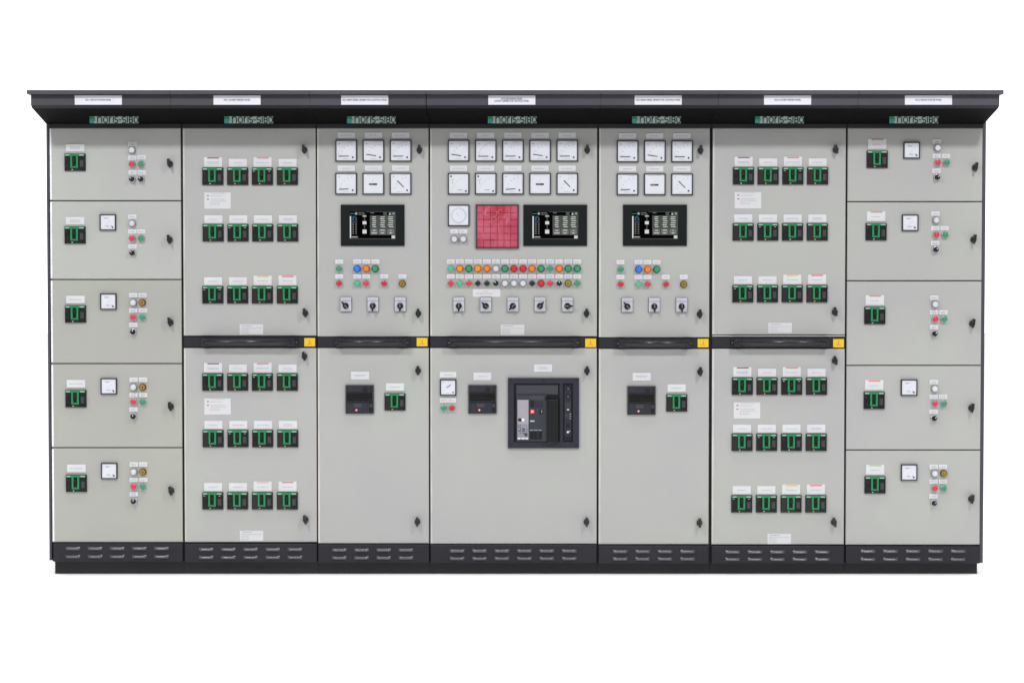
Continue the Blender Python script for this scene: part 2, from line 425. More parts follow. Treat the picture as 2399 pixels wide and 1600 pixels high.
def cam_switch(par, px, py, ang):
    """square-plate selector; ang = pointer direction, degrees clockwise from up"""
    x, z = P(px, py)
    def plate():
        b = MB(); W, H = 13.3 * U, 17 * U
        b.bbox(-W, W, -.010, 0, -H, H, 'switch_side', c=.0008)
        b.box(-W + .002, W - .0015, -.0106, -.01001, -H + .003, H - 9 * U, 'switch_plate'); b.box(-W + .002, W - .0015, -.0106, -.01001, H - 7.9 * U, H - .001, 'switch_plate')
        rnd = random.Random(2); dashes(b, -9 * U, 9 * U, H - 4.5 * U, 1.1 * U, -.0110, 'dial_ink', rnd)
        return b
    def knob():
        b = MB(); r = 7.0 * U
        b.lathe(0, 0, [(r * 1.06, -.0107), (r, -.020), (r * .9, -.023)], 'knob_black', n=28)
        a = math.radians(ang); d = Vector((math.sin(a), math.cos(a))); n = Vector((d.y, -d.x)); w = 2.6 * U
        b.prism([tuple(-d * r * .9 - n * w), tuple(-d * r * .9 + n * w), tuple(d * 8 * U + n * w), tuple(d * 13.2 * U + n * w * .45), tuple(d * 13.2 * U - n * w * .45), tuple(d * 8 * U - n * w)][::1], -.034, -.0231, 'knob_black')
        for t in (-.55, .1): 
            q = d * r * t
            b.box(q.x - .9 * U, q.x + .9 * U, -.0345, -.03405, q.y - .9 * U, q.y + .9 * U, 'mark_white')
        return b
    o = put('selector_switch', cached('cam_switch_plate', plate), par, (x, 0, z), 'square white plate selector')
    put('switch_knob', cached(('cam_knob', ang), knob), o, (x, 0, z - 3.2 * U)); return o

def lock(door, px, py, ang):
    x, z = P(px, py)
    def f():
        b = MB(); b.lathe(0, 0, [(8 * U, 0), (8 * U, -.008), (7 * U, -.020), (5.5 * U, -.024)], 'knob_black', n=24, sx=.86)
        a = math.radians(ang); d = Vector((math.sin(a), math.cos(a))); n = Vector((d.y, -d.x)); w = 2.7 * U
        b.prism([tuple(-d * 9.5 * U - n * w * .8), tuple(-d * 9.5 * U + n * w * .8), tuple(n * w * 1.3), tuple(d * 11.5 * U + n * w), tuple(d * 11.5 * U - n * w), tuple(-n * w * 1.3)], -.036, -.012, 'knob_black')
        b.lathe(0, 0, [(2.6 * U, -.036), (2.4 * U, -.038)], 'rail_black', n=14)
        return b
    return put('lock_knob', cached(('lock_knob', ang), f), door, (x, 0, z))

def hmi(par, px0, py0, px1, py1):
    x, z = P((px0 + px1) / 2, (py0 + py1) / 2)
    W, H = (px1 - px0) * U / 2, (py1 - py0) * U / 2
    def fr():
        b = MB(); b.bbox(-W, W, -.009, 0, -H, H, 'screen_frame', c=.001); return b
    def sc():
        b = MB(); k = U / 19.59
        ox, oz = -W + (815 - 798.8) * U, H - (490 - 480.2) * U      # origin of the measured coordinates
        def r(x0, x1, y0, y1, m, lay=1):
            y = -.0092 - .00025 * lay
            a, c, d, e = ox + x0 * k, ox + x1 * k, oz - y1 * k, oz - y0 * k
            b.add([(a, y, d), (c, y, d), (c, y, e), (a, y, e)], [(0, 1, 2, 3)], m)
        b.box(ox + 85 * k, ox + 2195 * k, -.0093, -.0091, oz - 1385 * k, oz - 125 * k, 'scr_black')
        r(85, 2195, 1350, 1385, 'scr_line'); r(850, 2195, 125, 150, 'scr_line'); r(2165, 2195, 150, 1350, 'scr_grey')
        r(100, 160, 330, 1335, 'scr_white'); r(100, 320, 205, 235, 'scr_green'); r(335, 450, 150, 275, 'scr_mid'); r(360, 420, 195, 240, 'scr_white', 2)
        for (a, c, yy) in ((495, 630, 180), (640, 760, 180), (500, 630, 255), (645, 820, 255), (1040, 1210, 185), (1630, 1800, 185), (1630, 1800, 255)): r(a, c, yy - 18, yy + 18, 'scr_mid')
        r(1880, 2165, 150, 300, 'scr_grey'); b.add([(ox + 1885 * k, -.0098, oz - 268 * k), (ox + 1980 * k, -.0098, oz - 268 * k), (ox + 1932 * k, -.0098, oz - 175 * k)], [(0, 1, 2)], 'scr_text'); r(2065, 2130, 190, 235, 'scr_text', 2)
        r(215, 380, 330, 390, 'scr_blue'); r(180, 430, 570, 615, 'scr_blue')
        for yy in (430, 510, 665, 740, 815, 895, 970, 1050, 1130):
            r(210, 290, yy - 20, yy + 20, 'scr_mid'); r(350, 420, yy - 20, yy + 20, 'scr_mid')
        r(180, 480, 1245, 1330, 'scr_grey'); r(190, 440, 1270, 1295, 'scr_text', 2)
        r(745, 800, 360, 950, 'scr_line'); r(685, 860, 310, 355, 'scr_text', 2); r(685, 860, 565, 705, 'scr_white', 2); r(680, 865, 950, 1130, 'scr_white', 2)
        r(1020, 2165, 300, 880, 'scr_grey'); r(1020, 2160, 880, 1200, 'scr_line')
        for cx, hw in ((1210, 90), (1600, 110), (1975, 120)):
            for j, yy in enumerate((375, 462, 550, 645, 735, 820)): r(cx - hw * (.75 + .3 * ((j * 7 + cx) % 3) / 2), cx + hw * (.75 + .3 * ((j * 5 + cx) % 3) / 2), yy - 20, yy + 16, 'scr_text', 2)
        for (a, c) in ((1060, 1370), (1430, 1750), (1810, 2130)): r(a, c, 920, 1160, 'scr_mid', 2)
        for (a, c, yy) in ((1155, 1275, 985), (1505, 1685, 975), (1950, 2000, 985), (1095, 1335, 1108), (1520, 1660, 1108), (1915, 2030, 1108)): r(a, c, yy - 18, yy + 14, 'scr_white', 3)
        r(2010, 2165, 1215, 1350, 'scr_text', 2)
        return b
    o = put('touch_screen_panel', cached(('touch_screen_panel', round(W, 4)), fr), par, (x, 0, z))
    put('display', cached(('display', round(W, 4)), sc), o, (x, 0, z)); return o

def big_breaker(par, px, py):
    x, z = P(px, py)
    def body():
        b = MB(); W, H = 33.2 * U, 33.7 * U
        b.bbox(-W, W, -.012, 0, -H, H, 'acb_grey', c=.002)
        T = lambda a: H - a * U
        L = lambda a: -W + a * U
        b.box(L(3), L(54), -.0145, -.0121, T(17), T(2), 'acb_frame'); b.box(L(55.5), L(64), -.0135, -.0121, T(17), T(2), 'breaker_cover')
        b.lathe(L(46), T(10.5), [(5.5 * U, -.0145), (5.5 * U, -.0165)], 'acb_dark', n=20)
        b.box(L(3), L(63), -.0155, -.0121, T(36), T(18.5), 'breaker_black')
        b.box(L(3), L(63), -.0165, -.0121, T(39.5), T(37), 'acb_dark')
        b.box(L(2), L(53), -.0150, -.0121, T(65), T(40.5), 'acb_frame'); b.box(L(55), L(64), -.0140, -.0121, T(65), T(40.5), 'acb_dark')
        rd = random.Random(6)
        for zz in (5, 8, 11, 14): b.box(L(6), L(6 + rd.uniform(6, 13)), -.0149, -.01451, T(zz + .8), T(zz), 'breaker_tag')
        for zz in (46, 49, 52, 55, 58, 61): b.box(L(8), L(8 + rd.uniform(5, 12)), -.0154, -.01501, T(zz + .7), T(zz), 'breaker_tag')
        b.bbox(L(20), L(38), -.0156, -.01501, T(52), T(43), 'acb_grey', c=.0003); b.bbox(L(57), L(62), -.0150, -.0141, T(52), T(44), 'acb_grey', c=.0003)
        for aa in (30, 34): b.box(L(aa), L(aa + 2.6), -.0154, -.01501, T(60), T(57), 'breaker_tag')
        b.box(L(42), L(50), -.0154, -.01501, T(45.4), T(44.6), 'breaker_tag'); b.box(L(45), L(51), -.0154, -.01501, T(52.4), T(51.6), 'breaker_tag')
        return b
    def handle():
        b = MB(); W, H = 33.2 * U, 33.7 * U
        T = lambda a: H - a * U
        L = lambda a: -W + a * U
        for a in (20, 25, 30): b.bbox(L(6), L(60), -.0225, -.0156, T(a + 3.2), T(a), 'breaker_black', c=.0012)
        b.bbox(L(5), L(61), -.019, -.0166, T(38.2), T(37.2), 'acb_grey', c=.0005)
        return b
    def trip():
        b = MB(); b.lathe(0, 0, [(3.3 * U, -.0151), (3.3 * U, -.018)], 'trip_red', n=18); b.lathe(.3 * U, .2 * U, [(2.4 * U, -.0181), (2.2 * U, -.0195)], 'red_button_mark', n=14); return b
    o = put('circuit_breaker', cached('large_breaker', body), par, (x, 0, z), 'large black circuit breaker')
    put('toggle_lever', cached('large_breaker_lever', handle), o, (x, 0, z))
    put('trip_button', cached('trip_button', trip), o, (x - 7.5 * U, 0, z - 25 * U)); return o

# ------------------------------------------------------------------ text
def text_mesh(lines, size, m, width=None):
    cu = bpy.data.curves.new('text', 'FONT'); cu.body = lines; cu.size = size; cu.align_x = 'CENTER'; cu.align_y = 'CENTER'; cu.space_line = .85; cu.offset = .00022
    ob = bpy.data.objects.new('text', cu); COL.objects.link(ob)
    bpy.context.view_layer.update()
    dg = bpy.context.evaluated_depsgraph_get()
    me = bpy.data.meshes.new_from_object(ob.evaluated_get(dg))
    vs = [v.co.copy() for v in me.vertices]; fs = [list(p.vertices) for p in me.polygons]
    bpy.data.objects.remove(ob); bpy.data.curves.remove(cu); bpy.data.meshes.remove(me)
    if vs and width:
        x0 = min(v.x for v in vs); x1 = max(v.x for v in vs); k = width / (x1 - x0); vs = [Vector((v.x * k, v.y, 0)) for v in vs]
    return vs, fs

def nameplate(hood, px0, text, width, y):
    x, z = P(px0 + 55, 235.2, y)
    b = MB(); W, H = 55 * U * (D + y) / D, 10.9 * U * (D + y) / D
    b.bbox(-W, W, -.003, 0, -H, H, 'plate_white', c=.0006)
    vs, fs = text_mesh(text, 5.6 * U, 'ink', width * U)
    b.add([(v.x, -.0034, v.y) for v in vs], fs, 'ink')
    put('nameplate', b.mesh('nameplate'), hood, (x, y, z))

def logo_sign(hood, px0, y):
    """grey strip lettered in dark strokes behind a green and teal flag"""
    x, z = P(px0 + 57, 281.4, y); k = (D + y) / D
    b = MB(); W, H = 56.8 * U * k, 8.0 * U * k; q = U * k / 3.918
    L = lambda a: -W + (a - 667) * q
    b.box(-W, W, 0, .002, -H, H, 'sign_grey')
    b.prism([(L(667), .3 * U), (L(720), .3 * U), (L(709), H), (L(667), H)], -.0008, -.0001, 'sign_green')
    b.prism([(L(667), -H), (L(705), -H), (L(720), -.4 * U), (L(667), -.4 * U)], -.0008, -.0001, 'sign_teal')
    t = 9.0 * q; h = H - t * .35; y0 = -.0006; m = 'sign_ink'
    def st(pts): b.ribbon([(L(a), c * h) for a, c in pts], t, y0, m)
    def ell(x0, x1, a0=0, a1=360, n=22, zc=0, zr=.93): return [((x0 + x1) / 2 + (x1 - x0) / 2 * math.cos(math.radians(a0 + (a1 - a0) * i / n)), zc + zr * math.sin(math.radians(a0 + (a1 - a0) * i / n))) for i in range(n + 1)]
    st([(740, -1), (740, 1)]); st(ell(740, 778, 150, 0, 10, .1, .85) + [(778, -1)])
    st(ell(794, 834))
    st([(849, -1), (849, 1)]); st(ell(849, 880, 150, 80, 6, -.1, 1.0) )
    st([(884, -1), (884, 1)])
    def ess(x0, x1): return [(x1, .93), (x0 + 8, .93), (x0 + 1, .75), (x0, .45), (x0 + 3, .15), (x0 + 9, 0), (x1 - 8, 0), (x1 - 2, -.15), (x1, -.45), (x1 - 2, -.75), (x1 - 8, -.93), (x0, -.93)]
    st(ess(897, 925)); st([(933, -.05), (955, -.05)]); st(ess(965, 998)); st([(1013, -1), (1013, 1)])
    st([(1031, -1), (1031, 1)]); st([(1031, .93), (1052, .93), (1058, .7), (1058, .25), (1052, 0), (1031, 0)]); st([(1052, 0), (1060, -.25), (1060, -.7), (1053, -.93), (1031, -.93)])
    st(ell(1073, 1109))
    put('maker_sign', b.mesh('maker_sign'), hood, (x, y, z))

# ------------------------------------------------------------------ cabinets
YF, YS = -.27, -.30             # fascia and top slab fronts
YB = .60                        # cabinet back
CAB = [  # seam px left/right, door px left/right, labels
    dict(l=111.5, r=428, dl=119.5, dr=425.5, np=175.5, lg=210, text='NO.1 GROUP STARTER PANEL', tw=58, vx=154.4, vn=5, vp=51.8, vy=(1283.7, 1302.6), vt=1272, vb=1315, pl=129,
         label='dark hooded grey switchboard cabinet at the far left end, five stacked doors', kind='F'),
    dict(l=428, r=742.5, dl=430.5, dr=741, np=500.5, lg=525.5, text='NO.1 AC440V FEEDER PANEL', tw=60, vx=466, vn=5, vp=52, vy=(1286, 1304.5), vt=1273, vb=1316,
         label='grey cabinet of twenty-four green breakers, standing beside the left end cabinet', kind='B'),
    dict(l=742.5, r=1006, dl=744, dr=1004.5, np=799.5, lg=813, text='NO.1 MAIN DIESEL GENERATOR CONTROL PANEL', tw=101, vx=778, vn=4, vp=52, vy=(1287.5, 1305.5), vt=1274.5, vb=1317,
         label='narrow grey cabinet with six meters and touch screen, left of the red annunciator cabinet', kind='G'),
    dict(l=1006, r=1400.5, dl=1008, dr=1398.5, np=1144, lg=1143, text='SYNCHRONIZING PANEL\n& SHAFT GENERATOR CONTROL PANEL', tw=78, vx=1054, vn=6, vp=52.5, vy=(1289.5, 1307), vt=1275.5, vb=1318,
         label='widest grey cabinet, in the middle, with red annunciator panel and two rows of lamps', kind='S'),
    dict(l=1400.5, r=1666, dl=1403, dr=1661.5, np=1487, lg=1481, text='NO.2 MAIN DIESEL GENERATOR CONTROL PANEL', tw=101, vx=1436, vn=4, vp=52.5, vy=(1291, 1308), vt=1277, vb=1319,
         label='narrow grey cabinet with six meters and touch screen, right of the red annunciator cabinet', kind='G'),
    dict(l=1666, r=1981.8, dl=1668.5, dr=1979.5, np=1790, lg=1769, text='NO.2 AC440V FEEDER PANEL', tw=60, vx=1699, vn=5, vp=52.5, vy=(1292, 1309), vt=1278, vb=1319,
         label='grey cabinet of twenty-four green breakers, standing beside the right end cabinet', kind='B'),
    dict(l=1981.8, r=2307, dl=1984, dr=2299, np=2120, lg=2084, text='NO.2 GROUP STARTER PANEL', tw=60, vx=2016, vn=5, vp=52.8, vy=(1290.4, 1309), vt=1279, vb=1319, pr=2289,
         label='dark hooded grey switchboard cabinet at the far right end, five stacked doors', kind='F'),
]
ZTOP = ZM(290.5)                 # lower edge of the hood at the door plane
ZPL = ZM(1319, .03)
GAP = .0012
cabs = []
for i, c in enumerate(CAB):
    x0, x1 = XM(c['l']) + GAP / 2, XM(c['r']) - GAP / 2
    root = thing('switchboard_cabinet', c['label'], 'switchboard cabinet', 'switchboard cabinets bolted in a row', ((x0 + x1) / 2, .3, 0))
    cabs.append(root)
    def part(name, b, par=root, label=None): return put(name, b.mesh(name), par, (0, 0, 0), label)
    # body and frame
    zb = ZM(c['vb'])
    bx0 = x0 + (.012 if i == 0 else 0); bx1 = x1 - (.016 if i == 6 else 0)
    b = MB(); b.box(bx0, bx1, .012, YB, zb, ZTOP + .06, 'frame_black'); part('cabinet_body', b)
    b = MB(); b.bbox(bx0 + .001, bx1 - .001, -.003, .0119, ZM(300.3), ZTOP - .0005, 'rail_black', c=.001); part('top_rail', b)
    if i in (0, 6):
        b = MB()
        if i == 0: b.bbox(x0, x0 + .0115, -.001, YB, ZM(1312), ZTOP + .05, 'charcoal', c=.0015)
        else: b.bbox(x1 - .0155, x1, -.001, YB, ZM(1318), ZTOP + .05, 'charcoal', c=.0015)
        part('side_panel', b)
    # plinth
    p0 = P(c['pl'], 1330, .03)[0] if 'pl' in c else x0; p1 = P(c['pr'], 1330, .03)[0] if 'pr' in c else x1
    b = MB(); b.box(p0 + (0 if i else 0), p1, .03, YB - .03, 0, zb - .0005, 'plinth_black'); part('plinth', b)
    # hood
    zft, zfb, zl = ZM(222, YF), ZM(247, YF), ZM(254.5, YF + .02)
    b = MB()
    b.xprism([(YF, zft), (YF, zfb), (YF + .02, zl), (YF + .02 , zl + .001), (-.004, ZTOP), (YB, ZTOP + .061), (YB, zft)][::-1], x0, x1 - (.010 if i == 6 else .0025 if i == 2 else 0), 'charcoal')
    b.m[-0:] = b.m[-0:]
    b.mi('soffit_shade')
    # the soffit faces (between lip and door plane) carry the hood's shade in their colour
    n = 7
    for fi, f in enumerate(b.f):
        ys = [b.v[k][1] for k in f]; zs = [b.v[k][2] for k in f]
        if len(f) == 4 and min(ys) > YF + .01 and max(ys) < .01: b.m[fi] = b.mi('soffit_shade')
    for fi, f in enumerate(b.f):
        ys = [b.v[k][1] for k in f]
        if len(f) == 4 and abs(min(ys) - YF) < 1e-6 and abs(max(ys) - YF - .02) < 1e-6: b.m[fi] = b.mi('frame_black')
    hood = part('hood', b)
    s0 = x0 - (.011 if i == 0 else 0); s1 = x1 + (.001 if i == 6 else 0)
    b = MB(); b.bbox(s0, s1, YS, YB, ZM(221.0, YS), ZM(211.2, YS), 'charcoal', c=.0015, cl=.0003 if i else .0015, cr=.0003 if i < 6 else .0015)
    part('top_slab', b, hood)
    nameplate(hood, c['np'], c['text'], c['tw'], YF)
    logo_sign(hood, c['lg'], -.125)
    # vent panel
    vx0 = XM(c['dl']); vx1 = XM(c['dr'])
    if i == 0: vx0 = XM(122)
    b = MB(); b.bbox(vx0, vx1, -.006, .0119, zb, ZM(c['vt']), 'vent_charcoal', c=.002)
    vp = part('vent_panel', b)
    def louvre():
        b = MB(); W, Hh = 17 * U, 3.6 * U; N = 8
        prof = [(0, Hh), (-.008, Hh * .35), (-.0105, -Hh * .2), (-.0105, -Hh * .75), (-.007, -Hh)]
        cols = []
        for k in range(N + 1):
            t = -1 + 2 * k / N; s = min(1, (1 - abs(t)) * 4 + .02)
            cols.append([(t * W, -.006 + yy * s, zz) for yy, zz in prof])
        vs = [p for col in cols for p in col]; fs = []
        n = len(prof)
        for k in range(N):
            for j in range(n - 1): fs.append((k * n + j, k * n + j + 1, (k + 1) * n + j + 1, (k + 1) * n + j))
        b.add(vs, fs, 'louvre_metal', True)
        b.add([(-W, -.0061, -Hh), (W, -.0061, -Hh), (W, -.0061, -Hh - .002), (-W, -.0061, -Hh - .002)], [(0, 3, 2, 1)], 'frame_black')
        return b
    lm = cached('louvre', louvre)
    for r in range(2):
        for k in range(c['vn']):
            lx, lz = P(c['vx'] + 17 + k * c['vp'], c['vy'][r]); put('louvre', lm, vp, (lx, 0, lz))
    c.update(root=root, part=part, hood=hood)

def door(c, y0, y1, m, name='door', label=None):
    b = MB(); x0, x1 = XM(c['dl']), XM(c['dr'])
    left = .004; tw = .0092
    z0, z1 = ZM(y1), ZM(y0)
    ch = .003
    vs = [(x0 + left, 0, z0 + ch), (x1 - .002, 0, z0 + ch), (x1 - .002, 0, z1 - ch), (x0 + left, 0, z1 - ch),
          (x0, .003, z0), (x1, .003, z0), (x1, .003, z1), (x0, .003, z1), (x0, .0118, z0), (x1, .0118, z0), (x1, .0118, z1), (x0, .0118, z1)]
    b.add(vs, [(0, 1, 2, 3), (4, 5, 1, 0), (5, 6, 2, 1), (6, 7, 3, 2), (7, 4, 0, 3), (8, 9, 5, 4), (9, 10, 6, 5), (10, 11, 7, 6), (11, 8, 4, 7), (9, 8, 11, 10)], m)
    o = c['part'](name, b, label=label)
    if c is not CAB[6]:      # painted highlight: pale strip for light caught on the left edge
        t = MB(); t.bbox(x0 + .0005, x0 + tw, -.0016, -.0001, z0 + .003, z1 - .003, 'edge_lit_white' if c is CAB[0] else 'edge_lit_pale', c=.0008)
        put('edge_highlight', t.mesh('edge_highlight'), o, (0, 0, 0))
    return o

def hinge_rail(c, y0, y1, hx0, hx1, st):
    """black rail between the doors, with grab handle and warning sticker"""
    root = c['root']; x0, x1 = XM(c['dl']), XM(c['dr'])
    b = MB(); b.bbox(x0, x1, .001, .0119, ZM(y1), ZM(y0), 'rail_black', c=.001); c['part']('middle_rail', b)
    ym = (y0 + y1) / 2; a, z = P(hx0 + 10, ym + .5); e, _ = P(hx1 - 12, ym + .5)
    b = MB(); r = 7.6 * U
    b.tube([(a + .004, -.044, z), (e - .004, -.044, z)], r, 'handle_black', n=20)
    h = c['part']('grab_handle', b)
    for q, dx in ((a, -1), (e, 1)):
        b = MB()
        w = 10.5 * U
        b.bbox(q - w, q + w, -.012, .001, z - 10 * U, z + 10 * U, 'handle_black', c=.004)
        b.bbox(q - w * .55, q + w * .55, -.056, -.0121, z - 7.4 * U, z + 7.4 * U, 'handle_black', c=.005)
        b.lathe(q + dx * w * .72, z, [(1.5 * U, -.012), (1.4 * U, -.0145)], 'screw_metal', n=10)
        put('handle_bracket', b.mesh('handle_bracket'), h, (0, 0, 0))
    x, zz = P(*st)
    def stk():
        b = MB(); W, H = 12.6 * U, 9.9 * U
        b.box(-W, W, -.0012, 0, -H, H, 'warning_yellow')
        y = -.0016
        b.ribbon([(.8 * U, 5.5 * U), (-1.2 * U, 1.2 * U), (1 * U, .6 * U), (-.4 * U, -3.6 * U)], 1.1 * U, y, 'warning_mark')
        b.ribbon([(-6 * U, -5.4 * U), (-2 * U, -4.0 * U), (2 * U, -4.0 * U), (6 * U, -5.4 * U)], .9 * U, y, 'warning_mark')
        return b
    put('warning_sticker', cached('warning_sticker', stk), root, (x, .001, zz))

def d2(x, y): return x * K, y * K
# --- end cabinets: five drawers-like doors each
C1, C2, C3, C4, C5, C6, C7 = CAB
ys1 = [(300.5, 469.6), (472, 653.8), (656.2, 850.6), (853, 1047.4), (1049.8, 1269.5)]
ms = ['door_grey_pale', 'door_grey_pale', 'door_grey_warm', 'door_grey_warm', 'door_grey_warm']
kn = [(391, 377), (390.5, 551), (392, 740), (393, 933), (394, 1126)]
for (a, b_), m, k in zip(ys1, ms, kn):
    dd = door(C1, a, b_, m); lock(dd, *d2(*k), -12)
R1 = C1['root']
for (bx, by), ly in zip([(173, 373.3), (173, 540), (174, 721), (175, 915), (176, 1109)], [340, 507.5, 688, 881, 1075]):
    breaker(R1, *d2(bx, by)); add_label(R1, *d2(bx - .5, ly), 43.5, 18.5, lines=2 if ly < 600 else 1)
for mx, my in [(248.3, 511), (249.5, 692.5), (250.5, 886.5), (251.5, 1080.5)]: meter(R1, *d2(mx, my), 38, 'small')
def sm_label(root, x, y): add_label(root, *d2(x, y), 19.5, 11, lines=1 + (int(x + y) % 2))
for (x, yl) in ((304, 331), (304, 363), (325, 362), (304.5, 397), (325.5, 397)): sm_label(R1, x, yl)
lamp(R1, *d2(304, 345.5), 'white'); push(R1, *d2(304, 378), 'pink'); push(R1, *d2(324.7, 378), 'green'); rotary(R1, *d2(304, 412), None, -35); rotary(R1, *d2(324.7, 412), None, -35)
for (x, yl) in ((304, 498), (304, 532), (324.5, 532), (304, 566.5)): sm_label(R1, x, yl)
lamp(R1, *d2(304.5, 513.5), 'white'); push(R1, *d2(304.5, 548), 'pink'); push(R1, *d2(325, 548), 'green'); rotary(R1, *d2(305, 581), None, -35)
for y0, dx in ((0, 0), (193.8, .7), (388, 1.3)):
    for (x, yl) in ((306, 678), (327.5, 678), (306, 713), (328, 713), (306, 746)): sm_label(R1, x + dx, yl + y0)
    lamp(R1, *d2(306.8 + dx, 694.8 + y0), 'white'); rotary(R1, *d2(327.3 + dx, 694.8 + y0), 'key')
    push(R1, *d2(306.8 + dx, 728.5 + y0), 'pink'); push(R1, *d2(328 + dx, 728.5 + y0), 'green'); rotary(R1, *d2(306.5 + dx, 762 + y0), None, 10)

ys7 = [(300.5, 471.6), (474, 656.8), (659.2, 854.8), (857.2, 1052.8), (1055.2, 1275.5)]
kn = [(2237.5, 385.5), (2234, 550.5), (2231, 743), (2229, 936.5), (2229, 1145)]
for (a, b_), k in zip(ys7, kn):
    dd = door(C7, a, b_, 'door_grey_green' if a > 1000 else 'door_grey'); lock(dd, *d2(*k), 10)
R7 = C7['root']
for j, ((bx, by), ly) in enumerate(zip([(2013.5, 366.5), (2011, 532.5), (2008, 724.5), (2006.5, 919), (2008.5, 1112.5)], [331, 497, 689.5, 884, 1078])):
    breaker(R7, *d2(bx, by)); add_label(R7, *d2(bx + .5, ly), 43, 24, bar='bar_green' if j == 4 else 'bar_orange', seed=4)
for mx, my in [(2092.5, 346), (2089, 512), (2086.5, 889.5), (2086.5, 1084)]: meter(R7, *d2(mx, my), 38.5, 'small')
for (x, y0, five) in ((2150.8, 0, 0), (2147.5, 165.5, 0), (2145, 358.3, 0), (2144, 552, 0), (2144, 746, 1)):
    for (dx, yl) in ((0, 325.5), (-.5, 359), (20.8, 359), (-.8, 393)): sm_label(R7, x + dx, yl + y0)
    if five: sm_label(R7, x + 21, 325.5 + y0); rotary(R7, *d2(x + 22, 340.5 + y0), 'key')
    lamp(R7, *d2(x + .8, 340.5 + y0), 'white'); push(R7, *d2(x + 1, 374.3 + y0), 'pink'); push(R7, *d2(x + 21.5, 374.5 + y0), 'green'); rotary(R7, *d2(x - .6, 408 + y0), None, 45)

# --- breaker cabinets
for c, cols, rows, dy, mm, xr in ((C2, (489, 546, 602.7, 660), (405.5, 535, 677, 877, 1006.5, 1149), 0, 'door_grey', 0),
                              (C6, (1706.8, 1763.3, 1820, 1876.8), (404.5, 533, 674.5, 886.5, 1015, 1156), 0, 'door_grey', -.0055)):
    R = c['root']
    hi = c is C6
    d_u = door(c, 300.5, 784.2 if hi else 786.5, mm); d_l = door(c, 817 if hi else 815.5, 1275 if hi else 1269.5, mm)
    for r, by in enumerate(rows):
        for k, bx in enumerate(cols):
            x = bx + (by - 404) * xr + (.8 if (not hi and r % 3 == 1) else 0)
            breaker(R, *d2(x, by), variant=(k + r) % 3 if k != 3 else 1)
            bar = {(0, 0): 'bar_maroon', (0, 2): 'bar_orange', (2, 2): 'bar_yellow', (2, 3): 'bar_red'}.get((r % 3, k))
            add_label(R, *d2(x + .3, by - 31 - (1.6 if bar else 0)), 42.5, 23.5 if bar else 19.5, bar=bar, seed=(r % 3) * 4 + k, lines=2 if (r % 3, k) in ((0, 0), (1, 3)) else 1, ink='ink_soft')
    if hi:
        hinge_rail(c, 790, 814.5, 1713, 1943.6, (1964.5, 804.2))
        b = MB(); b.box(XM(c['dl']), XM(c['dr']), .002, .0118, ZM(788.2), ZM(786.3), 'seal_pale'); c['part']('door_seal', b)
        st = [(1717, 460), (1715, 942)]; rt = [(1791, 753), (1789, 1236.5)]; lk = [(1918, 345), (1916, 716.5), (1916, 828), (1914, 1198)]
    else:
        hinge_rail(c, 789.5, 813, 472, 700, (725.5, 801.8))
        st = [(499.5, 461), (499.5, 933)]; rt = [(577.3, 756.3), (577.5, 1229.5)]; lk = [(699.5, 345), (701.5, 719), (699.5, 818), (702, 1192)]
    for q in st:
        x, z = P(*d2(*q)); put('notice_sticker', sticker_mesh('info'), R, (x, 0, z))
    for q in rt:
        x, z = P(*d2(*q)); put('rating_plate', sticker_mesh('rating'), R, (x, 0, z))
    for j, q in enumerate(lk): lock(d_u if j < 2 else d_l, *d2(*q), -12)

